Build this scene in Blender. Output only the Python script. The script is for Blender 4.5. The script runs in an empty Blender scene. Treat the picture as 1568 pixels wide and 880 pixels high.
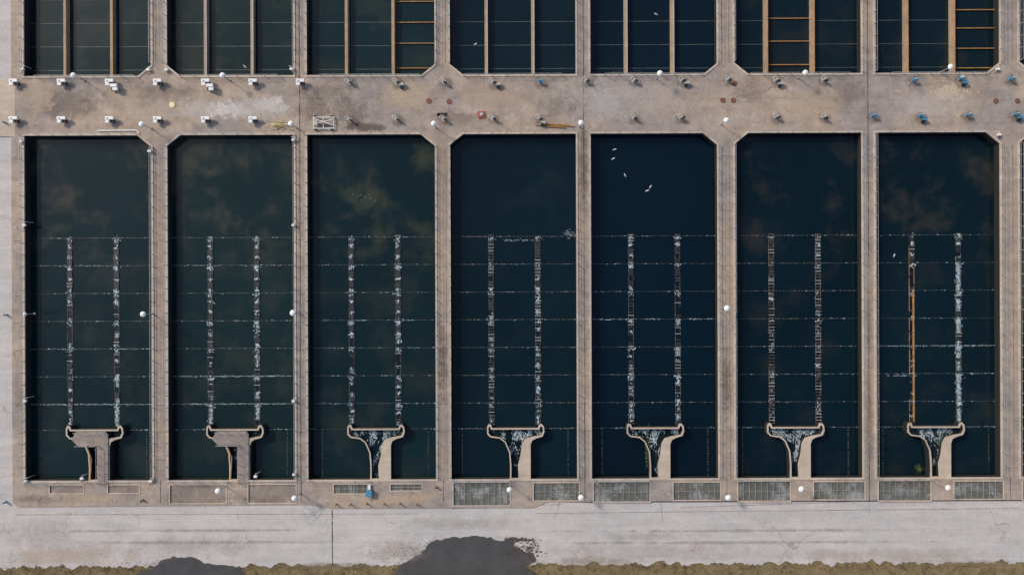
import bpy, math, random
from mathutils import Vector, noise
random.seed(7)
R=random.random
def U(a,b): return a+(b-a)*random.random()
H=110.0; TH=math.radians(0.22); WZ=-1.4
sc=bpy.context.scene
def w(px,py,z=0.0):            # plant axes, metres (0.1 m per survey pixel)
    k=(H-z)/H
    return ((px-784)/10*k,(440-py)/10*k)
def q(px,py,z=0.0):            # plant axes, site rotated 0.22 deg
    u,v=w(px,py,z); c,s=math.cos(TH),math.sin(TH)
    return (u*c+v*s,-u*s+v*c)

# ------------------------------------------------------------ materials
def newmat(name):
    m=bpy.data.materials.new(name); m.use_nodes=True
    nt=m.node_tree; b=nt.nodes['Principled BSDF']; return m,nt,b
class G:
    def __init__(s,nt): s.nt=nt
    def n(s,t,**k):
        nd=s.nt.nodes.new(t)
        for a,v in k.items(): setattr(nd,a,v)
        return nd
    def l(s,a,b): s.nt.links.new(a,b)
    def pos(s): return s.n('ShaderNodeNewGeometry').outputs['Position']
    def mapping(s,vec,scale=(1,1,1),loc=(0,0,0)):
        m=s.n('ShaderNodeMapping'); m.inputs['Scale'].default_value=scale; m.inputs['Location'].default_value=loc
        s.l(vec,m.inputs['Vector']); return m.outputs['Vector']
    def noise(s,vec,scale,detail=4,rough=.55,dist=0.0):
        t=s.n('ShaderNodeTexNoise'); t.inputs['Scale'].default_value=scale; t.inputs['Detail'].default_value=detail
        t.inputs['Roughness'].default_value=rough; t.inputs['Distortion'].default_value=dist
        s.l(vec,t.inputs['Vector']); return t.outputs['Fac']
    def mr(s,v,a,b,c=0.0,d=1.0,smooth=False):
        m=s.n('ShaderNodeMapRange'); 
        if smooth: m.interpolation_type='SMOOTHSTEP'
        for i,x in zip(('From Min','From Max','To Min','To Max'),(a,b,c,d)): m.inputs[i].default_value=x
        s.l(v,m.inputs['Value']); return m.outputs['Result']
    def mix(s,f,a,b,mode='MIX'):
        m=s.n('ShaderNodeMixRGB',blend_type=mode)
        for i,x in enumerate((f,a,b)):
            if isinstance(x,(int,float)): m.inputs[i].default_value=x if i==0 else (x,x,x,1)
            elif isinstance(x,tuple): m.inputs[i].default_value=(*x,1)
            else: s.l(x,m.inputs[i])
        return m.outputs[0]
    def math(s,op,a,b=0.0):
        m=s.n('ShaderNodeMath',operation=op)
        for i,x in enumerate((a,b)):
            if isinstance(x,(int,float)): m.inputs[i].default_value=x
            else: s.l(x,m.inputs[i])
        return m.outputs[0]
    def bump(s,h,bsdf,strength=.3,dist=.05):
        b=s.n('ShaderNodeBump'); b.inputs['Strength'].default_value=strength; b.inputs['Distance'].default_value=dist
        s.l(h,b.inputs['Height']); s.l(b.outputs[0],bsdf.inputs['Normal'])

def simple(name,c,rough=.6,var=.25,scale=3.0,metal=0.0,c2=None):
    m,nt,b=newmat(name); g=G(nt); p=g.pos()
    f=g.noise(p,scale,5,.65)
    if c2 is None: c2=tuple(x*(1-var) for x in c)
    col=g.mix(g.mr(f,.35,.65),c,c2)
    g.l(col,b.inputs['Base Color']); b.inputs['Roughness'].default_value=rough; b.inputs['Metallic'].default_value=metal
    return m

def concrete(name,ca,cb,wall=True,stain=1.0,crack=.55,cscale=.22):
    m,nt,b=newmat(name); g=G(nt); p=g.pos()
    n1=g.noise(p,.055,4,.6,.6)
    col=g.mix(g.mr(n1,.38,.62,smooth=True),ca,cb)
    n2=g.noise(p,.42,9,.7,.3)
    col=g.mix(1.0,col,g.mr(n2,.3,.72,1-.32*stain,1+.2*stain),'MULTIPLY')
    n3=g.noise(p,5.5,6,.7)
    col=g.mix(1.0,col,g.mr(n3,.3,.7,.84,1.13),'MULTIPLY')
    n4=g.noise(p,1.3,5,.6,.2)
    col=g.mix(g.mr(n4,.58,.76,0,.45*stain),col,(.1,.075,.06))
    n6=g.noise(g.mapping(p,(1,1,1),(37,11,3)),.9,7,.7,.4)
    col=g.mix(g.mr(n6,.56,.75,0,.45),col,(.58,.52,.46))
    n7=g.noise(g.mapping(p,(.25,2.2,1),(3,1,3)),.5,6,.65,.2)
    col=g.mix(1.0,col,g.mr(n7,.35,.65,.92,1.07),'MULTIPLY')
    # cracks
    wob=g.n('ShaderNodeTexNoise'); wob.inputs['Scale'].default_value=.5; wob.inputs['Detail'].default_value=5; g.l(p,wob.inputs['Vector'])
    vm=g.n('ShaderNodeVectorMath',operation='SCALE'); g.l(wob.outputs['Color'],vm.inputs[0]); vm.inputs['Scale'].default_value=3.0
    va=g.n('ShaderNodeVectorMath',operation='ADD'); g.l(p,va.inputs[0]); g.l(vm.outputs[0],va.inputs[1])
    v=g.n('ShaderNodeTexVoronoi',feature='DISTANCE_TO_EDGE'); v.inputs['Scale'].default_value=cscale; g.l(va.outputs[0],v.inputs['Vector'])
    cr=g.mr(v.outputs['Distance'],.0,.012,1,0)
    gate=g.mr(g.noise(p,.13,2,.5),.48,.6)
    col=g.mix(g.math('MULTIPLY',g.math('MULTIPLY',cr,gate),crack),col,(.08,.065,.058))
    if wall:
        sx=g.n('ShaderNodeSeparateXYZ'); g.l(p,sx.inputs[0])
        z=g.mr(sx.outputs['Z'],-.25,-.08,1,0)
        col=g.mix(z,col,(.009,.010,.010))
    g.l(col,b.inputs['Base Color']); b.inputs['Roughness'].default_value=.88
    g.bump(n3,b,.35,.03)
    return m

M={}
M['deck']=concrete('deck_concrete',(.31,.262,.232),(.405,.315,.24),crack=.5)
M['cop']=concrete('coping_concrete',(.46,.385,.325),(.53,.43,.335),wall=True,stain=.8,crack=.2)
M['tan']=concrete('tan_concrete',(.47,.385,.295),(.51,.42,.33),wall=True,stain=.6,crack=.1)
M['slab']=concrete('cover_slab_concrete',(.24,.2,.18),(.3,.245,.21),wall=False,stain=.6,crack=.2)
M['panel']=concrete('recess_concrete',(.23,.19,.16),(.29,.235,.19),wall=False,stain=1.0)
M['road']=concrete('road_concrete',(.465,.435,.415),(.505,.46,.43),wall=False,stain=.33,crack=.45,cscale=.1)
M['steel']=simple('galvanised_steel',(.44,.43,.41),.5,.4,metal=.2)
M['darksteel']=simple('wet_dark_steel',(.014,.024,.027),.5,.5,2)
M['channel']=simple('launder_channel_dark',(.002,.005,.006),.3,.4,2)
M['rowb']=simple('baffle_row_board',(.035,.05,.052),.6,.0,1.2,c2=(.1,.115,.112))
M['board']=simple('launder_board',(.035,.045,.045),.6,.0,1.7,c2=(.12,.12,.11))
M['boardtan']=simple('launder_board_tan',(.2,.15,.1),.6,.0,1.7,c2=(.07,.06,.05))
M['orange']=simple('rusted_orange',(.46,.24,.075),.7,.0,1.5,c2=(.28,.13,.04))
M['beam']=simple('beam_timber',(.4,.28,.18),.8,.0,.8,c2=(.27,.2,.145))
M['foam']=simple('foam_white',(.6,.67,.69),.7,.0,2.5,c2=(.2,.27,.29))
M['foamdim']=simple('foam_dull',(.24,.3,.31),.7,.0,1.5,c2=(.08,.12,.13))
M['white']=simple('white_paint',(.78,.77,.74),.45,.15,4)
M['grime']=simple('weathered_white',(.5,.49,.46),.6,.4,5)
M['lamp']=simple('lamp_cover_white',(.78,.78,.76),.35,.06,4)
M['blue']=simple('blue_paint',(.08,.25,.4),.45,.3,4)
M['black']=simple('black_metal',(.02,.02,.022),.5,.3)
M['rust']=simple('rust',(.24,.09,.045),.8,.45,4)
M['red']=simple('red_paint',(.48,.12,.07),.6,.3,4)
M['yellow']=simple('yellow_paint',(.6,.42,.16),.6,.3,4)
M['cream']=simple('cream_paint',(.75,.65,.4),.6,.1,4)
M['joint']=simple('joint_sealant',(.09,.07,.06),.8,.4,2)
M['gullw']=simple('gull_white_feathers',(.8,.8,.78),.7,.05,9)
M['gullg']=simple('gull_grey_feathers',(.36,.38,.4),.7,.1,9)

def water(name,base,patch_col,amt,seed,top=True,rough=.06,lo=.48):
    m,nt,b=newmat(name); g=G(nt); p=g.pos()
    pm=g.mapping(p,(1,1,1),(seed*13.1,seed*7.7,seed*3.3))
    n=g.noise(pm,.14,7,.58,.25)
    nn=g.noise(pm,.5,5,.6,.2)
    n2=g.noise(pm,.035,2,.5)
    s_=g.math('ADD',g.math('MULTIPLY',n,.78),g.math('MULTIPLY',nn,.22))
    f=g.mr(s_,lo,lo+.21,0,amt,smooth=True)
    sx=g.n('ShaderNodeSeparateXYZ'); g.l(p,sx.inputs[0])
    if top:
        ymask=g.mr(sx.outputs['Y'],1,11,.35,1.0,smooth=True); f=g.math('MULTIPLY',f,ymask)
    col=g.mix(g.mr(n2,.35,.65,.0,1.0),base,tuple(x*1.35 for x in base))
    col=g.mix(f,col,patch_col)  # broad soft noise patches blended into the water colour
    g.l(col,b.inputs['Base Color']); b.inputs['Roughness'].default_value=rough; b.inputs['IOR'].default_value=1.33
    rp=g.noise(g.mapping(p,(1.0,1.6,1)),1.6,4,.6,.3)
    g.bump(rp,b,.1,.04)
    return m

# ------------------------------------------------------------ mesh builder
class MB:
    def __init__(s): s.v=[];s.f=[];s.m=[];s.mats=[]
    def mi(s,mat):
        if mat not in s.mats: s.mats.append(mat)
        return s.mats.index(mat)
    def add(s,vs,fs,mat):
        o=len(s.v); s.v+=vs; k=s.mi(mat)
        for f in fs: s.f.append([i+o for i in f]); s.m.append(k)
    def box(s,x0,x1,y0,y1,z0,z1,mat,rot=0,c=None):
        if x0>x1:x0,x1=x1,x0
        if y0>y1:y0,y1=y1,y0
        vs=[(x,y,z) for z in (z0,z1) for x,y in ((x0,y0),(x1,y0),(x1,y1),(x0,y1))]
        if rot:
            cx,cy=c or ((x0+x1)/2,(y0+y1)/2); a,b=math.cos(rot),math.sin(rot)
            vs=[(cx+(x-cx)*a-(y-cy)*b,cy+(x-cx)*b+(y-cy)*a,z) for x,y,z in vs]
        s.add(vs,[(3,2,1,0),(4,5,6,7),(0,1,5,4),(1,2,6,5),(2,3,7,6),(3,0,4,7)],mat)
    def lathe(s,x,y,prof,mat,n=14):
        vs=[];fs=[]
        for z,r in prof:
            for i in range(n):
                a=2*math.pi*i/n; vs.append((x+r*math.cos(a),y+r*math.sin(a),z))
        for j in range(len(prof)-1):
            for i in range(n):
                k=(i+1)%n; fs.append((j*n+i,j*n+k,(j+1)*n+k,(j+1)*n+i))
        fs.append(tuple(range(n-1,-1,-1))); fs.append(tuple((len(prof)-1)*n+i for i in range(n)))
        s.add(vs,fs,mat)
    def tube(s,pts,r,mat,n=6):
        pts=[Vector(p) for p in pts]; vs=[];fs=[]
        for j,p in enumerate(pts):
            d=(pts[min(j+1,len(pts)-1)]-pts[max(j-1,0)]).normalized()
            up=Vector((0,0,1)) if abs(d.z)<.9 else Vector((1,0,0))
            a=d.cross(up).normalized(); b=d.cross(a)
            rr=r[j] if isinstance(r,(list,tuple)) else r
            for i in range(n):
                t=2*math.pi*i/n; vs.append(tuple(p+(a*math.cos(t)+b*math.sin(t))*rr))
        for j in range(len(pts)-1):
            for i in range(n):
                k=(i+1)%n; fs.append((j*n+i,j*n+k,(j+1)*n+k,(j+1)*n+i))
        fs.append(tuple(range(n))); fs.append(tuple((len(pts)-1)*n+i for i in range(n-1,-1,-1)))
        s.add(vs,fs,mat)
    def ring(s,x,y,z,r,t,mat,n=16,tilt=0):
        pts=[]
        for i in range(n+1):
            a=2*math.pi*i/n; pts.append((x+r*math.cos(a),y+r*math.sin(a)*math.cos(tilt),z+r*math.sin(a)*math.sin(tilt)))
        s.tube(pts,t,mat,5)
    def blob(s,x,y,z,r,mat,el=1.0,rot=None):
        n=random.randint(5,8); rot=R()*6.28 if rot is None else rot; vs=[]
        for i in range(n):
            a=2*math.pi*i/n; rr=r*U(.45,1.15); u=rr*math.cos(a)*el; v=rr*math.sin(a)
            vs.append((x+u*math.cos(rot)-v*math.sin(rot),y+u*math.sin(rot)+v*math.cos(rot),z))
        s.add(vs,[tuple(range(n))],mat)
    def obj(s,name,smooth=False):
        me=bpy.data.meshes.new(name); me.from_pydata(s.v,[],s.f)
        for m in s.mats: me.materials.append(m)
        me.polygons.foreach_set('material_index',s.m)
        if smooth: me.polygons.foreach_set('use_smooth',[True]*len(s.f))
        me.update(); o=bpy.data.objects.new(name,me); sc.collection.objects.link(o); return o

def extrude2d(name,loops,z0,z1,mat):
    cu=bpy.data.curves.new(name+'_c','CURVE'); cu.dimensions='2D'; cu.fill_mode='BOTH' if z1>z0 else 'FRONT'
    cu.extrude=(z1-z0)/2
    for L in loops:
        sp=cu.splines.new('POLY'); sp.points.add(len(L)-1); sp.use_cyclic_u=True
        for i,p in enumerate(L): sp.points[i].co=(p[0],p[1],0,1)
    o=bpy.data.objects.new(name+'_c',cu); sc.collection.objects.link(o)
    dg=bpy.context.evaluated_depsgraph_get(); dg.update()
    me=bpy.data.meshes.new_from_object(o.evaluated_get(dg)); me.name=name
    bpy.data.objects.remove(o)
    for v in me.vertices: v.co.z+=(z0+z1)/2
    me.materials.clear(); me.materials.append(mat)
    for p in me.polygons: p.use_smooth=False; p.material_index=0
    ob=bpy.data.objects.new(name,me); sc.collection.objects.link(ob); return ob
def offset(poly,d):   # outward offset of polygon
    n=len(poly); A=sum(poly[i][0]*poly[(i+1)%n][1]-poly[(i+1)%n][0]*poly[i][1] for i in range(n))
    s=1 if A>0 else -1; out=[]
    for i in range(n):
        p0,p1,p2=[Vector(poly[(i+k)%n]) for k in (-1,0,1)]
        e1=(p1-p0).normalized(); e2=(p2-p1).normalized()
        n1=Vector((e1.y,-e1.x))*s; n2=Vector((e2.y,-e2.x))*s
        m=(n1+n2); m=m/max(m.dot(n1),.2); out.append(tuple(p1+m*d))
    return out

# ------------------------------------------------------------ layout
BX=[(38,233),(257,451),(471,667),(690,883),(905,1099),(1126,1320),(1341,1532),(1562,1756),(1776,1970)]
CX=[143,358,574,788,1002,1217,1432,1647,1862]
YT,YB=205,733; UY=114.5; UT=-450
def W(px,py): return w(px,py)
lower=[];upper=[];panels=[]
for i,(a,b) in enumerate(BX):
    cr=(i%2==0)
    L=[W(a,YB),W(b,YB)]
    L+= [W(b,YT+18),W(b-22,YT)] if cr else [W(b,YT)]
    L+= [W(a,YT)] if cr else [W(a+20,YT),W(a,YT+16)]
    lower.append(L)
    L=[W(a,UT),W(b,UT)]
    L+= [W(b,UY-16),W(b-20,UY)] if cr else [W(b,UY)]
    L+= [W(a,UY)] if cr else [W(a+20,UY),W(a,UY-16)]
    upper.append(L)
def rect(x0,x1,y0,y1): return [W(x0,y0),W(x1,y0),W(x1,y1),W(x0,y1)]
PAN=[]
for i,c in enumerate(CX):
    a,b=BX[i]
    if i==0: PAN+=[(75,127,740,752,0),(164,212,740,752,0)]
    elif i==1: PAN+=[(259,345,740,768,0),(379,452,740,768,0)]
    elif i==2: PAN+=[(510,562,740,754,1),(597,645,740,750,1)]
    else: PAN+=[(a+3,c-8,738,769 if i>3 else 773,1),(c+28,b+3,739,766,1)]
panels=[rect(*p[:4]) for p in PAN]
outer=[W(18,UT-40),W(2100,UT-40),W(2100,768),W(838,768),W(815,777),W(690,777),W(505,777),W(470,771),W(26,773),W(18,766)]
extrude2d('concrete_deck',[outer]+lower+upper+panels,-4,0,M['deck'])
for L in lower+upper:
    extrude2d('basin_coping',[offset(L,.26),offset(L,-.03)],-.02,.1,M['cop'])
# ground with opening for the plant
gm,nt,b=newmat('dry_grass'); g=G(nt); p=g.pos()
n=g.noise(p,.5,8,.7,.4); n2=g.noise(p,5,6,.75)
col=g.mix(g.mr(n,.35,.65),(.27,.195,.095),(.17,.125,.06)); col=g.mix(1.0,col,g.mr(n2,.3,.7,.5,1.4),'MULTIPLY')
col=g.mix(g.mr(g.noise(p,1.1,5,.6),.54,.68,0,.85),col,(.07,.048,.03))
g.l(col,b.inputs['Base Color']); b.inputs['Roughness'].default_value=.95; g.bump(n2,b,.8,.1); M['grass']=gm
big=[(-1500,-1500),(1500,-1500),(1500,1500),(-1500,1500)]
extrude2d('ground',[big,[(x,y) for x,y in [W(19,UT-39),W(2099,UT-39),W(2099,767),W(839,767),W(19,765)]]],-.2,-.2,gm)
# road
def fr(x,y,amp): return amp*noise.fractal(Vector((x*.05,y*.05,3.1)),1.0,2.0,5)
edge=[]
x=2300
while x>=-250:
    y=864
    if x<360: y=868-4*math.exp(-((x-130)/90)**2)
    y+=fr(x,0,6)+U(-1.6,1.6)
    edge.append(W(x,y)); x-=3
rd=[W(18.5,UT-38),W(18.5,765.5),W(26,772.5),W(470,770.5),W(505,776.5),W(815,776.5),W(838,767.5),W(2300,767.5)]+edge+[W(-250,UT-38)]
extrude2d('concrete_road',[rd],-.12,-.12,M['road'])
# grass tufts
mb=MB(); gt=[simple('grass_blade_a',(.38,.27,.13),.9,.3,2),simple('grass_blade_b',(.2,.16,.065),.9,.3,2),simple('grass_blade_c',(.08,.055,.033),.9,.3,2)]
for i in range(24000):
    px=U(-60,1640); py=862+abs(random.gauss(0,1))*13+fr(px,0,6)+1
    if noise.noise(Vector((px*.03,py*.08,1)))<-.25: continue
    x,y=W(px,py); h=U(.06,.22); a=R()*6.28; d=U(.05,.18); t=.035
    nz=noise.noise(Vector((px*.09,py*.12,5)))
    mt=gt[2] if nz+U(-.25,.25)>.22 else (gt[0] if R()<.6 else gt[1])
    mb.add([(x-t*math.sin(a),y+t*math.cos(a),-.2),(x+t*math.sin(a),y-t*math.cos(a),-.2),(x+d*math.cos(a),y+d*math.sin(a),-.2+h)],[(0,1,2)],mt)
mb.obj('grass_tufts')

# water
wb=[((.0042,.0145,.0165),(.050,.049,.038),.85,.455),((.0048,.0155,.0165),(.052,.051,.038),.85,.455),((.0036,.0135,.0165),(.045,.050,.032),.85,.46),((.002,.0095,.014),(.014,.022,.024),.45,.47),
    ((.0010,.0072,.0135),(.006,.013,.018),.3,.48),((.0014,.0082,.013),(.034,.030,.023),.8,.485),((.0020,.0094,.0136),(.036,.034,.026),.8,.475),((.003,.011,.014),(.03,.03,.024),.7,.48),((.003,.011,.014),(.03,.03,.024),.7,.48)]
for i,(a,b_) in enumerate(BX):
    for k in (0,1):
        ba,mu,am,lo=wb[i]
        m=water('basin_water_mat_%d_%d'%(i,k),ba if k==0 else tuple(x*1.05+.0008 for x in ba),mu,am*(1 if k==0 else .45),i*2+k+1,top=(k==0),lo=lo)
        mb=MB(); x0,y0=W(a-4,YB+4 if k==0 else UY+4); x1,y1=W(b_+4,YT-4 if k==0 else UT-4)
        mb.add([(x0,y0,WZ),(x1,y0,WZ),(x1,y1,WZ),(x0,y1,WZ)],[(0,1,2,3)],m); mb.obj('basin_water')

# ------------------------------------------------------------ launders in lower basins
ZB=-1.34
def wx(px,z=ZB): return w(px,440,z)[0]
def wy(py,z=ZB): return w(784,py,z)[1]
ladder=[.2,.2,.25,.85,.6,1,.35,.4,.4]
dens=[(.4,.8),(.75,.8),(.55,.75),(.5,.5),(.75,.75),(.2,.25),(.15,2.2),(.5,.5),(.5,.5)]
white_rows={0:{1:.35,4:.4,6:.9},1:{1:.25,5:1,6:.9},2:{3:.3,4:.2,6:.2},3:{0:.12},4:{3:.6},5:{},6:{4:.8,5:.3}}
for i,(a,b_) in enumerate(BX):
    c=CX[i]; la=MB(); fo=MB()
    x0=W(a,0)[0]; x1=W(b_,0)[0]
    brd=M['boardtan'] if i==5 else M['board']
    for s,col in enumerate((c-36,c+35.5)):
        X=wx(col); ya,yb=wy(360),wy(650)
        la.box(X-.34,X+.34,yb,ya,WZ-.1,WZ+.012,M['channel'])
        bm=M['orange'] if (i==6 and s==0) else brd
        for sx in (-.37,.37):
            y=ya
            while y>yb:
                seg=U(.8,2.6); y2=max(yb,y-seg)
                if R()<.8: la.box(X+sx-.03,X+sx+.03,y2,y,WZ-.2,ZB+U(-.02,.04),bm)
                y=y2-U(.03,.3)
        if i==6 and s==0:
            la.box(X+.12,X+.34,yb+.3,wy(445),WZ-.1,ZB+.08,M['orange'])
        y=ya
        while y>yb:
            if R()<ladder[i]: la.box(X-.45,X+.45,y-.035,y+.035,ZB+.05,ZB+.09,brd if R()<.65 else M['grime'])
            if R()<.15: la.box(X-.3,X+.3,y-.5,y-.1,ZB-.03,ZB+.02,M['black'])
            y-=.48
        tb=[.25,.35,.4,.3,.15,.15,.1,.2,.2][i]
        y=ya-.3
        while y>yb:       # covered sections with froth between them
            t=(y-yb)/(ya-yb)
            if t>1-tb*1.3 or R()<.12:
                la.box(X-.38,X+.38,y-.95,y,ZB-.03,ZB+.07,M['black'])
                if i<3 or R()<.4:
                    for _ in range(11): fo.blob(X+random.gauss(0,.17),y-1.28+random.gauss(0,.14),ZB+.075+U(0,.02),U(.05,.13),M['foam'],1.4)
            y-=1.7
        dn=dens[i][s]
        nfl=int(1900*min(dn,1.5))
        for _ in range(nfl):
            yy=U(yb,ya); t=(yy-yb)/(ya-yb)
            cl=noise.noise(Vector((col,yy*.5,i)))*.9+noise.noise(Vector((col*3,yy*2.2,i)))*.8
            thr=.2 if dn<1 else -.5
            cl+=(.5-t)*.5
            if cl<thr: continue
            fo.blob(X+random.gauss(0,.17),yy,WZ+U(.016,.03),U(.02,.09),M['foam'] if R()<.7 else M['foamdim'],U(1,3),1.57+U(-.4,.4))
        for k in range(7):   # splash at crossings
            yy=wy(365+42.4*k)
            for _ in range(int(28*min(1,dn))):
                fo.blob(X+random.gauss(0,.26),yy+random.gauss(0,.22),ZB+.09+U(0,.02),U(.03,.09),M['foam'],1.5)
    for k in range(8):
        yy=wy(362+42.4*k if k<7 else 655.5)
        segs=[(x0,x1)] if k<7 else [(x0,wx(c-43)),(wx(c+43),x1)]
        for (u,v) in segs:
            la.box(u,v,yy-.045,yy+.045,WZ-.1,WZ+.03,M['darksteel'])
            x=u
            while x<v:
                if noise.noise(Vector((x*.3,k*5,i)))>-.2 and R()<.7:
                    la.box(x,x+U(.1,.35),yy-.035,yy+.035,WZ+.032,WZ+.05,M['rowb'] if R()<.86 else M['grime'])
                if i in(5,3) and R()<.5: la.box(x,x+.06,yy-.09,yy+.09,WZ+.06,WZ+.09,M['boardtan'])
                x+=U(.25,.6)
            d=white_rows.get(i,{}).get(k,.08)
            for _ in range(int(360*d)):
                x=U(u,v); cl=noise.noise(Vector((x*.35,k*3.1,i*2+.5)))
                if cl<-.05 and d<.8: continue
                fo.blob(x,yy+random.gauss(0,.05),WZ+U(.055,.07),U(.015,.055),M['foam'] if R()<.4 else M['foamdim'],U(1.5,4),U(-.2,.2))
    for px in (c-81,c+81):
        X=wx(px); la.box(X-.04,X+.04,wy(728),wy(657),WZ-.1,WZ+.03,M['darksteel'])
        y=wy(657)
        while y>wy(728):
            if R()<.75: la.box(X-.11,X+.11,y-.05,y+.05,WZ+.04,WZ+.07,brd if i>3 else M['rowb'])
            y-=.42
    la.obj('settling_launder'); fo.obj('launder_foam')
# loose surface scum
mb=MB()
for (px,py,n_,sx,sy,el) in ((870,358,60,.5,.3,2),(790,368,50,1.7,.12,3),(560,300,10,1,.5,2),(1385,575,30,1.2,.06,4),(1460,655,30,.6,.2,1.5)):
    for _ in range(n_):
        x,y=q(px,py,WZ); mb.blob(x+random.gauss(0,sx),y+random.gauss(0,sy),WZ+.02+U(0,.01),U(.02,.07),M['foamdim'] if R()<.6 else M['foam'],el,U(-.3,.3))
mb.obj('floating_scum')

# T shaped outlet channels
def T(c,pts,z=-.02): return [w(c+dx,y,z) for dx,y in pts]
OUT=[(-43,653),(-41,649),(-37,649.5),(-35,655),(35,655),(37,649.5),(41,649),(44,653),(45,661),(42,668),(32,671),(26,674),(23.5,681),(23.5,734),(-8.5,734),(-8,724),(-8,712),(-9.5,692),(-16,677),(-24,671),(-38,669),(-43,664)]
INN=[(-40.8,654),(-39,652),(-37,657.2),(37,657.2),(39,652),(41.8,654),(42.5,660.5),(39.5,666),(27,668),(15,671.5),(10,680),(8,697),(4,712),(5,731.5),(-6,731.5),(-6,712),(-7.6,692),(-14.5,676),(-23,669.3),(-37,667.2),(-41,662.5)]
cw=water('outlet_channel_water',(.003,.009,.012),(.05,.07,.07),.3,9,top=False,rough=.15)
def inside(x,y,P):
    r=False; n=len(P)
    for i in range(n):
        (x1,y1),(x2,y2)=P[i],P[(i+1)%n]
        if (y1>y)!=(y2>y) and x<(x2-x1)*(y-y1)/(y2-y1)+x1: r=not r
    return r
for i,c in enumerate(CX):
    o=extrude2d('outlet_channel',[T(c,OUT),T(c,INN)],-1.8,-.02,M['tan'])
    I=T(c,INN); mb=MB(); mb.add([(x,y,-.75) for x,y in offset(I,.02)],[tuple(range(len(I)))],cw); mb.obj('channel_water')
    fo=MB()
    tries=6500 if i>1 else 1500
    for _ in range(tries):
        dx=U(-42,42); py=U(652,731); x,y=w(c+dx,py,-.75)
        if not inside(x,y,I): continue
        ang=math.atan2(-(py-640),-dx*.9)
        ca,sa=math.cos(ang),math.sin(ang); s1=x*ca+y*sa; s2=-x*sa+y*ca
        v=noise.noise(Vector((x*.9,y*.55,7+i)))+.9*noise.noise(Vector((s1*.9,s2*3.4,2)))
        dd=.02+(py-665)/150+abs(dx)/220
        if v<dd: continue
        fo.blob(x,y,-.75+U(.006,.02),U(.02,.085),M['foam'] if R()<.8 else M['foamdim'],U(1,3.4),ang+U(-.3,.3))
    fo.obj('channel_foam')
    if i<2:
        P=T(c,[(-27,658),(18,658),(22,662),(22,738),(6,738),(5,680),(-24,680),(-34,670)],0)
        mb2=extrude2d('channel_cover_slab',[P],-.06,.12,M['slab'])
        k=MB()
        for (a1,b1,a2,b2) in [(-27,659,20,659),(20,661,20,737),(8,681,8,737),(-25,679,7,679)]:
            p0=w(c+a1,b1,0);p1=w(c+a2,b2,0); k.tube([(p0[0],p0[1],.9),(p1[0],p1[1],.9)],.04,M['steel'])
            L_=math.hypot(p1[0]-p0[0],p1[1]-p0[1]); nn=int(L_/1.3)
            for j in range(nn+1):
                xx=p0[0]+(p1[0]-p0[0])*j/nn; yy=p0[1]+(p1[1]-p0[1])*j/nn; k.box(xx-.03,xx+.03,yy-.03,yy+.03,.12,.9,M['steel'])
        o=k.obj('handrail'); o.parent=mb2
        k=MB(); p0=w(c-10,683,0);p1=w(c-6,731,0); k.tube([(p0[0],p0[1],0),(w(c-4,700,0)[0],w(c-4,700,0)[1],0),(p1[0],p1[1],0)],.1,M['orange']); k.obj('channel_edge_pipe')
al=simple('algae_green',(.1,.14,.03),.9,.4,3)
for (cx_,cy_,n_,sx_,sy_) in ((991,690,160,.2,1.6),(1406,716,70,.35,.3)):
    mb=MB()
    for _ in range(n_):
        x,y=q(cx_,cy_,-.7); mb.blob(x+random.gauss(0,sx_),y+random.gauss(0,sy_),-.7+U(0,.05),U(.04,.1),al)
    mb.obj('algae_patch')

# panels
pm,nt,b=newmat('screened_pool'); g=G(nt); p=g.pos()
n=g.noise(p,.33,7,.65,.5); n2=g.noise(p,4,5,.7)
col=g.mix(g.mr(n,.5,.62),(.13,.13,.108),(.3,.3,.285)); col=g.mix(g.mr(g.noise(p,.7,4),.55,.7),col,(.15,.11,.075))  # pale blotches are cloud reflections painted into the pool colour
col=g.mix(1.0,col,g.mr(n2,.3,.7,.7,1.15),'MULTIPLY'); g.l(col,b.inputs['Base Color']); b.inputs['Roughness'].default_value=.35
for (x0,x1,y0,y1,kind) in PAN:
    mb=MB(); X0,Y0=W(x0-.5,y1+.5); X1,Y1=W(x1+.5,y0-.5)
    mb.box(X0,X1,Y0,Y1,-.6,-.14 if kind else -.1,pm if kind else M['panel'])
    if kind:
        x=X0+.9
        while x<X1-.3:
            mb.box(x-.03,x+.03,Y0,Y1,-.06,-.015,M['steel']); x+=.92
        ym=(Y0+Y1)/2; mb.box(X0,X1,ym-.03,ym+.03,-.014,.02,M['steel'])
    for (p0,p1) in (((X0,Y0),(X1,Y0)),((X0,Y1),(X1,Y1)),((X0,Y0),(X0,Y1)),((X1,Y0),(X1,Y1))):
        mb.box(min(p0[0],p1[0])-.08,max(p0[0],p1[0])+.08,min(p0[1],p1[1])-.08,max(p0[1],p1[1])+.08,.004,.05+ (0.004 if p0[0]==p1[0] else 0),M['cop'])
    mb.obj('grating_panel' if kind else 'recessed_panel')

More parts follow.
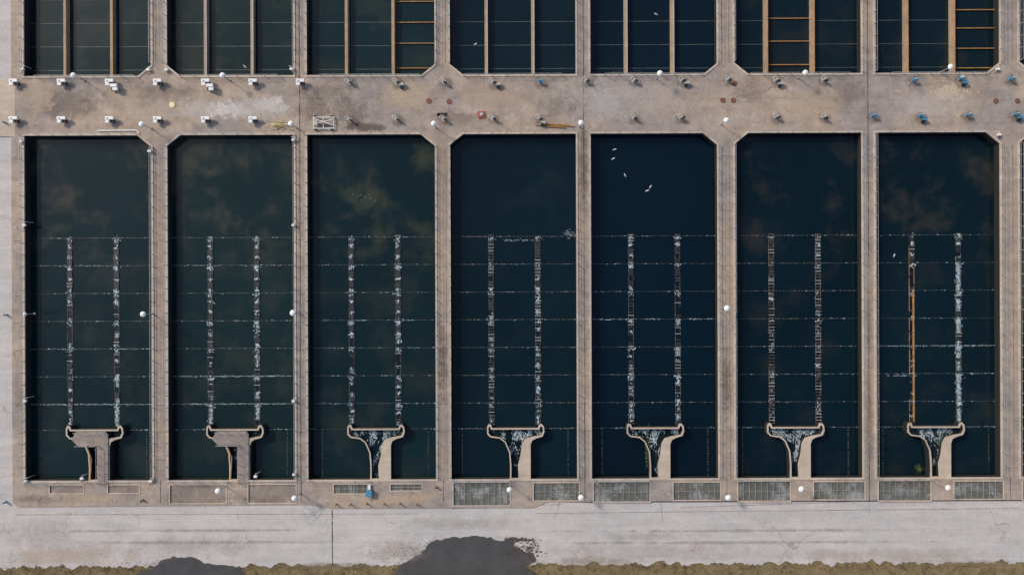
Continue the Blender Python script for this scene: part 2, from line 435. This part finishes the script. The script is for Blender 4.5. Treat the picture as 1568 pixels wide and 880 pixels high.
# ------------------------------------------------------------ upper basins beams
ocol={2:(2,(2,34,66,104)),5:(1,(30,65,101)),6:(2,(18,46,77,107)),0:(9,())}
for i,(a,b_) in enumerate(BX):
    c=CX[i]-5; mb=MB(); zt=-.55
    xs=[w(c-37,0,zt)[0],w(c+34.5,0,zt)[0]]
    y0=W(0,UY)[1]; y1=W(0,UT)[1]
    for X in xs:
        mb.box(X-.25,X+.25,y0,y1,-2,zt,M['beam'])
        mb.box(X+.1,X+.22,y0,y1,zt+.003,zt+.1,M['orange'] if i in(0,2,5,6) else M['grime'])
    comp=[(W(a,0)[0],xs[0]-.25),(xs[0]+.25,xs[1]-.25),(xs[1]+.25,W(b_,0)[0])]
    for k,(u,v) in enumerate(comp):
        oc=ocol.get(i,(9,()))
        yl=list(range(-440,110,36)) if k!=oc[0] else list(oc[1])+list(range(-440,-10,34))
        for py in yl:
            yy=w(784,py+ (5 if k!=oc[0] else 0),-1.2)[1]
            if k==oc[0]: mb.box(u,v,yy-.06,yy+.06,-1.4,-1.15,M['orange'])
            else: mb.box(u,v,yy-.04,yy+.04,-1.45,-1.36,M['rowb'])
    mb.obj('flocculator_beams')

# ------------------------------------------------------------ railings
def railing(px,ya,yb,side):
    X=W(px,0)[0]; Y0=W(0,yb)[1]; Y1=W(0,ya)[1]; mb=MB()
    n=int((Y1-Y0)/1.8)
    for k in range(n+1):
        y=Y0+(Y1-Y0)*k/n; mb.box(X-.03,X+.03,y-.03,y+.03,.1,1.05,M['steel']); mb.box(X-.09,X+.09,y-.09,y+.09,.101,.13,M['steel'])
    for z in (.55,1.05): mb.box(X-.022,X+.022,Y0,Y1,z,z+.04,M['steel'])
    mb.obj('railing')
for i,(a,b_) in enumerate(BX):
    cr=(i%2==0)
    railing(a-1.3,YT+(2 if cr else 18),YB-3,-1); railing(b_+1.3,YT+(20 if cr else 2),YB-3,1)
    railing(a-1.3,UT+10,UY-(2 if cr else 18),-1); railing(b_+1.3,UT+10,UY-(18 if cr else 2),1)
for i,(a,b_) in enumerate(BX):
    mb=MB()
    for py in (UY+1.3,YT-1.3,YB+1.8):
        y=W(0,py)[1]; X0=W(a+22,0)[0]; X1=W(b_-22,0)[0]
        if py>700: X0=W(a+3,0)[0]; X1=W(CX[i]-10,0)[0]
        k=int((X1-X0)/1.9)
        for j in range(k+1):
            x=X0+(X1-X0)*j/k; mb.box(x-.03,x+.03,y-.03,y+.03,.1,1.05,M['steel'])
        for z in (.55,1.05): mb.box(X0,X1,y-.022,y+.022,z,z+.04,M['steel'])
    mb.obj('railing')

# joints
mb=MB()
def strip(x0,y0,x1,y1,wd,z=.006,mat=None):
    mat=mat or M['joint']
    a=Vector(W(x0,y0)); b=Vector(W(x1,y1)); d=(b-a); n=max(2,int(d.length/.5)); t=Vector((-d.y,d.x)).normalized()
    P=[];Q=[]
    for k in range(n+1):
        c=a+d*k/n+t*U(-.02,.02); ww=wd*U(.3,.65)
        P.append((c.x+t.x*ww,c.y+t.y*ww,z)); Q.append((c.x-t.x*ww,c.y-t.y*ww,z))
    mb.add(P+Q,[(k,k+1,n+1+k+1,n+1+k) for k in range(n)],mat)
for x in (460,894.5,1330,1766): 
    strip(x,UT,x,768,.13)
for x in (244.5,678,1112,1546):
    strip(x-5.5,225,x-5.5,735,.06); strip(x+5.5,225,x+5.5,735,.06); strip(x,733,x,768,.1)
    strip(x-5.5,UT,x-5.5,96,.06); strip(x+5.5,UT,x+5.5,96,.06)
for k in range(12):
    y=240+k*42
    for x0,x1 in ((234,256),(452,470),(668,689),(884,904),(1100,1125),(1321,1340),(19,37)): strip(x0+3,y,x1-3,y,.05)
for x in (60,150,255,345,378): strip(x,754,x,771,.06)
for y in (150,): strip(470,y,700,y,.03); strip(900,y+2,1320,y+2,.03)
mb.obj('expansion_joints')
mb=MB()
z=-.112
strip(507,779,507,865,.14,z); strip(1010,768,1014,800,.06,z); strip(1330,768,1330,790,.05,z)
strip(690,778,860,772,.05,z); strip(1040,778,1300,770,.05,z)
strip(20,785,640,786,.05,z); strip(820,786,1560,781,.05,z); 
mb.obj('road_joints')

# ------------------------------------------------------------ soft stains
def stainmat(name,c,amt,ns=.8,seed=0,hard=.18):
    m,nt,b=newmat(name); g=G(nt); p=g.pos()
    tc=g.n('ShaderNodeTexCoord'); 
    vs=g.n('ShaderNodeVectorMath',operation='DISTANCE'); vs.inputs[1].default_value=(.5,.5,0)
    mp=g.mapping(tc.outputs['Generated'],(1,1,0)); g.l(mp,vs.inputs[0])
    n=g.noise(g.mapping(p,(1,1,1),(seed,seed,0)),ns,8,.72,.5)
    f=g.math('ADD',vs.outputs['Value'],g.mr(n,.3,.7,.3,-.3))
    al=g.mr(f,.5-hard,.5,amt,0,smooth=True)
    edge=g.mr(vs.outputs['Value'],.38,.5,1,0,smooth=True)
    al=g.math('MULTIPLY',al,edge)
    fine=g.noise(p,3.5,6,.7)
    al=g.math('MULTIPLY',al,g.mr(fine,.3,.65,.45,1.1))
    b.inputs['Base Color'].default_value=(*c,1); b.inputs['Roughness'].default_value=.85
    g.l(al,b.inputs['Alpha']); return m
SM={}
zc=[0]
def stain(px,py,wd,hg,c,amt,name='deck_stain',base=0.008,ns=.8,hard=.35,rot=0):
    key=(c,amt,ns,hard)
    if key not in SM: SM[key]=stainmat('stain_%d'%len(SM),c,amt,ns,len(SM)*5.3,hard)
    zc[0]+=1; x,y=q(px,py)
    me=bpy.data.meshes.new(name)
    me.from_pydata([(-wd/20,-hg/20,0),(wd/20,-hg/20,0),(wd/20,hg/20,0),(-wd/20,hg/20,0)],[],[(0,1,2,3)])
    me.materials.append(SM[key]); o=bpy.data.objects.new(name,me); o.location=(x,y,base+.0005*zc[0]); o.rotation_euler[2]=rot; sc.collection.objects.link(o)
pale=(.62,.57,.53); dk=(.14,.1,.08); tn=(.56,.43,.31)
for s in [(350,168,110,40,pale,1),(415,160,70,38,pale,1),(395,165,130,50,pale,.5),(300,170,80,40,pale,.5),(560,195,75,19,dk,.9),(535,172,80,60,dk,.35),(480,165,60,60,dk,.35),
          (625,148,120,60,tn,.7),(860,160,90,60,dk,.25),(1020,155,160,70,tn,.35),(1250,160,120,60,tn,.45),(1460,140,100,56,tn,1),(1420,160,150,60,pale,.4),(1150,140,70,50,dk,.25),
          (100,160,130,60,dk,.35),(200,150,90,60,tn,.35),(60,150,70,60,tn,.6),(760,150,120,50,tn,.45),(925,160,70,60,pale,.4),(60,764,90,18,dk,.3),(150,763,120,18,tn,.6),(600,765,160,22,tn,.7),(650,760,60,20,tn,.6),(960,150,300,90,pale,.35),
          (250,140,120,40,dk,.25),(1300,140,80,50,dk,.25),(700,180,100,30,dk,.25),(500,140,90,34,dk,.25)]:
    stain(*s)
for i in range(24):   # wall tops
    x=random.choice((244.5,678,678,1112,1330,28,894)); stain(x,U(230,720),18,U(80,200),tn if R()<.8 else dk,.5 if R()<.7 else .22,ns=.6,hard=.45)
for s in [(110,850,260,44,(.5,.4,.3),.6),(60,815,160,60,(.46,.42,.39),.4),(300,835,300,50,(.42,.38,.35),.35),(1000,845,420,40,(.45,.38,.33),.3),(1350,850,400,30,(.48,.39,.31),.4),(700,800,240,30,(.4,.36,.33),.3),
          (1200,790,300,26,(.6,.58,.55),.5),(600,845,150,40,(.42,.35,.29),.4),(900,860,220,20,(.3,.23,.15),.4),(1480,862,220,16,(.3,.23,.15),.4),(500,866,200,14,(.25,.19,.12),.5),(990,820,260,20,(.3,.27,.25),.25),
          (300,812,600,7,(.3,.27,.25),.4),(1150,812,760,7,(.3,.27,.25),.4),(1150,830,760,7,(.3,.27,.25),.4),(300,830,500,7,(.3,.27,.25),.4)]:
    stain(*s,name='road_stain',base=-.112,ns=.3,hard=.5)
# left apron
mb=MB(); X0,Y0=W(-60,206); X1,Y1=W(24,120); mb.box(X0,X1,Y0,Y1,-.1,.012,M['tan']); mb.obj('access_ramp')

# puddles
pw,nt,b=newmat('puddle_water'); g=G(nt); p=g.pos(); n=g.noise(p,.25,5,.6)
g.l(g.mix(g.mr(n,.35,.65),(.06,.058,.056),(.085,.08,.075)),b.inputs['Base Color']); b.inputs['Roughness'].default_value=.15
mud=simple('wet_mud_edge',(.085,.062,.045),.6,.4,2)
def jag(P,amp,st=2.5):
    out=[]
    for i in range(len(P)):
        a=Vector(P[i]);b=Vector(P[(i+1)%len(P)]); n=max(1,int((b-a).length/st))
        for k in range(n):
            c=a+(b-a)*k/n; f=noise.fractal(Vector((c.x*.06,c.y*.06,0)),1.0,2.0,5)*amp; g_=noise.fractal(Vector((c.x*.06,c.y*.06,9)),1.0,2.0,5)*amp
            out.append((c.x+f,c.y+g_))
    return out
for P in ([(560,905),(605,876),(618,862),(645,847),(658,832),(680,825),(710,821),(740,822),(765,825),(786,832),(790,842),(812,849),(820,858),(800,866),(840,905)],
          [(150,905),(215,876),(235,866),(246,855),(265,851),(292,853),(310,860),(352,864),(365,870),(400,905)]):
    J=jag(P,4); extrude2d('puddle',[[W(*p_) for p_ in J]],-.096,-.096,pw)
    cxp=sum(p_[0] for p_ in P)/len(P); J2=jag([((x-cxp)*1.015+cxp,y-1.0) for x,y in P],5,2)
    extrude2d('wet_edge',[[W(*p_) for p_ in J2]],-.104,-.104,mud)
mb=MB()
for _ in range(520):
    px,py=(772+abs(random.gauss(0,18)),826+random.gauss(0,1.6)) if R()<.5 else (798+random.gauss(0,16),843+random.gauss(0,6))
    x,y=W(px,py); mb.blob(x,y,-.09+U(0,.004),U(.02,.13),mud,2.2,U(-.3,.3))
for _ in range(700):
    px,py=random.gauss(640,30),random.gauss(846,10)
    if R()<.3: px,py=random.gauss(240,40),random.gauss(862,5)
    x,y=W(px,py); mb.blob(x,y,-.1+U(0,.003),U(.02,.08),mud,1.6)
mb.obj('mud_debris')
# litter specks on the paving
mb=MB(); lm=[simple('litter_dark',(.07,.05,.04)),simple('litter_pale',(.65,.6,.54))]
for _ in range(1100):
    px,py=U(20,1600),U(118,202)
    if R()<.35: px,py=U(26,1600),U(753,770)
    x,y=q(px,py); mb.blob(x,y,.034+U(0,.002),U(.02,.07),lm[0] if R()<.6 else lm[1],U(1,2))
for _ in range(500):
    px,py=U(-60,1640),U(775,862); x,y=W(px,py); mb.blob(x,y,-.085+U(0,.002),U(.02,.06),lm[0] if R()<.8 else lm[1],U(1,2))
mb.obj('leaf_litter')

# ------------------------------------------------------------ lamps
def lamp(px,py,h=3.0,r=.46,mat='lamp'):
    x,y=q(px,py,h); mb=MB()
    mb.lathe(x,y,[(0,.16),(.08,.16),(.1,.09),(.5,.075),(h-.35,.05)],M['steel'],10)
    mb.lathe(x,y,[(h-.36,.1),(h-.3,r*.7),(h-.2,r),(h-.12,r*.97),(h,r*.75),(h+.08,r*.35),(h+.12,.04)],M[mat],20)
    mb.obj('deck_lamp',False)
for p_ in [(218,481),(448,479),(1114,472),(216,190),(664,189),(890,188),(1113,184),(445,189),(333,752),(450,763),(780,750),(890,762),(1116,762),(1228,749),(1453,747),(111,115),(340,115),(1011,112),(1234,111),(1457,102),(37,481)]:
    lamp(*p_,h=3.0 if p_[0]!=37 else 2.4,r=U(.4,.47) if p_[0]!=37 else .28)
mb=MB(); x,y=q(264,161); mb.lathe(x,y,[(0,.45),(.06,.45),(.09,.36),(.1,.1)],M['cream'],20); mb.obj('access_cover')
for px,py in ((657,155),(688,156),(1107,154),(1123,154),(1525,155),(1558,155),(1125,128)):
    mb=MB(); x,y=q(px,py); mb.lathe(x,y,[(0,.36),(.03,.36),(.035,.3)],M['rust'],18); mb.ring(x,y,.035,.38,.03,M['joint']); mb.obj('manhole_cover')
for px,py in ((10,482),(9,768),(8,188),(668,745),(219,765)):
    mb=MB(); x,y=q(px,py); mb.lathe(x,y,[(-.12,.16),(.6,.14),(.68,.08)],M['blue'] if px<50 else M['black'],12); mb.lathe(x,y,[(.3,.15),(.42,.15)],M['white'],12); mb.obj('bollard')

# ------------------------------------------------------------ valve operators
def act_white(px,py,fl=1,double=False):
    x,y=q(px,py); mb=MB(); m=M['white']
    mb.box(x-.45,x+.45,y-.3,y+.3,.0,.06,M['black'])
    mb.lathe(x+.1,y-.1,[(.06,.16),(.55,.13)],M['black'],10)
    mb.box(x-.62,x+.62,y+.0,y+.46,.55,.95,m)
    mb.box(x-.6,x-.05,y-.5,y+.001,.5,.9,m)
    mb.lathe(x-.35,y+.22,[(.95,.15),(1.05,.13)],m,10)
    mb.box(x+.1,x+.5,y-.4,y-.05,.3,.6,M['black'])
    if double:
        mb.box(x+.15,x+1.15,y-.75,y-.3,.6,1.0,m); mb.box(x+.5,x+1.2,y-1.25,y-.72,.5,.9,m); mb.lathe(x+.8,y-.9,[(0,.15),(.5,.12)],M['black'],10)
        mb.box(x+.1,x+.5,y-1.2,y-.8,.25,.5,M['black'])
    mb.obj('electric_valve_actuator')
for x in (26,99,172,245,318,390):
    act_white(x,128,double=x in(172,318)); act_white(x,185)
act_white(462,128)
def act_wheel(px,py,cm='rust',big=0):
    x,y=q(px,py); mb=MB(); m=M[cm]; a=U(-.4,.4)
    mb.box(x-.28,x+.28,y-.28,y+.28,0,.05,M['steel'])
    mb.lathe(x,y,[(.05,.2),(.12,.13),(.7,.1),(.72,.2),(.95,.2),(.98,.1)],M['steel'] if cm!='blue' else m,12)
    mb.box(x+.1,x+.52,y-.32,y-.02,.6,.85,m if cm!='rust' else M['black'],rot=a,c=(x,y))
    mb.tube([(x-.1,y,1.0),(x-.1,y,1.5)],.04,M['white'])
    mb.ring(x-.3,y+.12,.9,.3,.035,M['white'] if cm=='rust' else m,14,tilt=.5)
    for k in range(3):
        t=k*2.094; mb.tube([(x-.3,y+.12,.9),(x-.3+.3*math.cos(t),y+.12+.26*math.sin(t),.9+.14*math.sin(t))],.025,M['steel'])
    if big: mb.box(x+.35,x+1.05,y-.65,y-.25,.3,.75,m if cm=='blue' else M['grime'],rot=a,c=(x,y)); mb.box(x+.45,x+.85,y-1.0,y-.6,.0,.5,M['black'],rot=a,c=(x,y))
    mb.obj('valve_operator')
OPS=[(536,127,'rust',0),(608,127,'rust',1),(680,126,'rust',0),(755,127,'rust',1),(826,126,'blue',0),(897,125,'rust',0),(970,125,'rust',0),(1043,124,'rust',1),(1113,123,'rust',0),(1187,124,'rust',1),(1260,123,'rust',0),
        (536,184,'rust',0),(608,183,'rust',0),(680,183,'rust',0),(755,182,'rust',0),(826,182,'rust',1),(970,181,'rust',0),(1042,181,'rust',0),(1187,180,'rust',0),(1260,180,'rust',0),
        (1397,124,'blue',0),(1469,122,'blue',1),(1545,122,'blue',0),(1335,178,'blue',0),(1407,178,'blue',1),(1479,177,'blue',0),(1552,176,'blue',1)]
for x,yy,c,bg in OPS:
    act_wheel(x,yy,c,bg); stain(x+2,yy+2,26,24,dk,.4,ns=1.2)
def sampler(px,py,d=1):
    x,y=q(px,py); mb=MB()
    mb.box(x-.18*d,x+.3*d,y-.16,y+.16,.2,.52,M['white']); mb.lathe(x,y,[(0,.05),(.2,.05)],M['steel'],8)
    mb.tube([(x,y,.4),(x+.1*d,y+.45,.45),(x+.4*d,y+.5,.3),(x+.45*d,y+.5,-1.2)],.035,M['white']); mb.tube([(x,y,.4),(x,y-.5,.2),(x-.3*d,y-.6,.1)],.04,M['black'])
    mb.obj('sampling_box')
for p_ in [(36,107),(257,108),(448,107),(228,108),(36,217),(39,345),(40,613),(41,735),(451,215),(450,345),(450,613),(451,725),(230,232),(232,735),(127,731),(392,728),(1528,207),(1525,107),(1471,118)]:
    sampler(*p_,d=-1 if R()<.5 else 1)
# odds and ends on deck
mb=MB(); x,y=q(497,189)
for u in (-1.6,-.1,1.5): mb.tube([(x+u,y-.85,.35),(x+u,y+.85,.35)],.06,M['white'])
for v in (-.85,.85): mb.tube([(x-1.7,y+v,.35),(x+1.6,y+v,.35)],.07,M['white'])
mb.tube([(x-1.5,y-.3,.6),(x+1.4,y+.5,.6)],.06,M['white']); mb.tube([(x-1.5,y+.6,.6),(x+1.4,y-.4,.6)],.06,M['white'])
mb.box(x-.6,x+.9,y-.2,y+.2,.38,.55,M['beam']); mb.box(x-1.4,x-.9,y-.4,y+.3,.36,.8,M['grime'])
for u,v in ((-1.3,-1),(1.2,-1),(-1.3,1),(1.2,1)): mb.ring(x+u,y+v,.25,.22,.07,M['black'],12,tilt=1.5)
mb.obj('equipment_trailer')
mb=MB(); x,y=q(430,192)
for k in range(30):
    a=U(-.5,.5)+(3.14 if R()<.5 else 0); l=U(.5,1.9); u,v=x+U(-.9,.9),y+U(-.35,.4); z0=.05+k*.015
    mb.tube([(u,v,z0),(u+l*.5*math.cos(a),v+l*.5*math.sin(a),z0+.1),(u+l*math.cos(a+.2),v+l*math.sin(a+.2),z0)],.035,M['yellow'] if R()<.6 else M['cream'])
mb.obj('hose_pile')
mb=MB(); x,y=q(850,193)
for k,(o_,l_) in enumerate(((0,3.0),(.22,2.2),(-.2,1.6))): mb.tube([(x-l_,y+o_+.1,.1+.02*k),(x+l_,y+o_-.1,.1+.02*k)],.075,M['orange'],8)
mb.obj('rusty_pipe_stack')
mb=MB(); x,y=q(180,200.5); mb.tube([(x-3,y,.1),(x+3,y+.05,.1)],.1,M['white'],8); mb.tube([(x+3,y,.1),(x+3.4,y-.4,.1)],.1,M['white'],8); mb.obj('white_pipe')
mb=MB(); x,y=q(737,176)
for k in range(5): mb.box(x-.55,x+.55,y-.5+k*.22,y-.36+k*.22,.14,.2,M['red'],rot=.1,c=(x,y))
for k in (-.45,0,.45): mb.box(x+k-.06,x+k+.06,y-.5,y+.52,0,.138,M['red'],rot=.1,c=(x,y))
mb.box(x-.25,x+.3,y-.2,y+.25,.201,.35,M['grime'],rot=.3,c=(x,y)); mb.obj('red_pallet')
mb=MB(); x,y=q(566,753); mb.box(x-.4,x+.4,y-.45,y+.45,.05,.8,M['blue']); mb.box(x-.46,x+.46,y-.5,y+.5,.8,.86,M['blue']); mb.box(x-.2,x+.2,y+.5,y+1.2,.0,.4,M['white']); mb.tube([(x,y-.5,.4),(x,y-1.2,.3)],.07,M['steel']); mb.obj('blue_pump_cabinet')
for px,py in ((537,771),(562,770),(588,770),(612,770),(638,771),(515,771)):
    mb=MB(); x,y=q(px,py); mb.lathe(x,y,[(0,.15),(.06,.15),(.08,.1),(.9,.1),(1,.03)],M['orange'],10); mb.obj('rusty_post')
# gulls
def gull(px,py,ang):
    x,y=q(px,py,WZ); mb=MB()
    S=[(-.36,.02,.06),(-.25,.07,.09),(-.08,.13,.1),(.1,.13,.1),(.2,.08,.13),(.26,.06,.2),(.33,.065,.24),(.38,.04,.23),(.41,.012,.22)]
    n=10; vs=[];fs=[]
    for (u,r,z) in S:
        for k in range(n):
            a=6.283*k/n; vs.append((u,r*math.cos(a),z+r*.8*math.sin(a)))
    for j in range(len(S)-1):
        for k in range(n): fs.append((j*n+k,j*n+(k+1)%n,(j+1)*n+(k+1)%n,(j+1)*n+k))
    mb.add(vs,fs,M['gullw'])
    for s in (-1,1):
        mb.add([(.12,.06*s,.2),(.08,.16*s,.13),(-.2,.13*s,.13),(-.46,.03*s,.1),(-.2,.02*s,.19)],[(0,1,2,3,4)],M['gullg'])
    mb.add([(-.3,-.05,.08),(-.3,.05,.08),(-.46,.08,.07),(-.46,-.08,.07)],[(0,1,2,3)],M['gullw'])
    mb.tube([(.39,0,.22),(.46,0,.2)],[.02,.006],M['yellow'])
    o=mb.obj('gull',True); o.location=(x,y,WZ-.03); o.rotation_euler[2]=ang; o.scale=(.72,.72,.72)
for p_ in [(941,229,.3),(939,243,.5),(957,268,2.1),(996,286,1.0),(991,292,.4),(1004,22,2.8),(728,68,.5),(375,102,2.4),(1369,391,1.3)]: gull(*p_)

# ------------------------------------------------------------ light and camera
SE,SA=math.radians(37),math.radians(-55)   # sun towards the north-west
wd=bpy.data.worlds.new('World'); sc.world=wd; wd.use_nodes=True; nt=wd.node_tree
sky=nt.nodes.new('ShaderNodeTexSky'); sky.sky_type='NISHITA'; sky.sun_disc=False; sky.sun_elevation=SE; sky.sun_rotation=SA
sky.dust_density=2.5; sky.air_density=1.0
nt.links.new(sky.outputs[0],nt.nodes['Background'].inputs[0]); nt.nodes['Background'].inputs[1].default_value=.15
L=bpy.data.lights.new('sun','SUN'); L.energy=2.7; L.angle=math.radians(8); L.color=(1,.915,.8)
o=bpy.data.objects.new('sun',L); sc.collection.objects.link(o)
d=Vector((math.sin(SA)*math.cos(SE),math.cos(SA)*math.cos(SE),math.sin(SE)))
o.rotation_euler=d.to_track_quat('Z','Y').to_euler()
cam=bpy.data.cameras.new('camera'); cam.sensor_width=36; cam.lens=36*H/156.8; cam.clip_end=5000
co=bpy.data.objects.new('camera',cam); co.location=(0,0,H); co.rotation_euler=(0,0,-TH); sc.collection.objects.link(co); sc.camera=co
sc.view_settings.view_transform='Standard'; sc.view_settings.look='None'; sc.view_settings.exposure=0
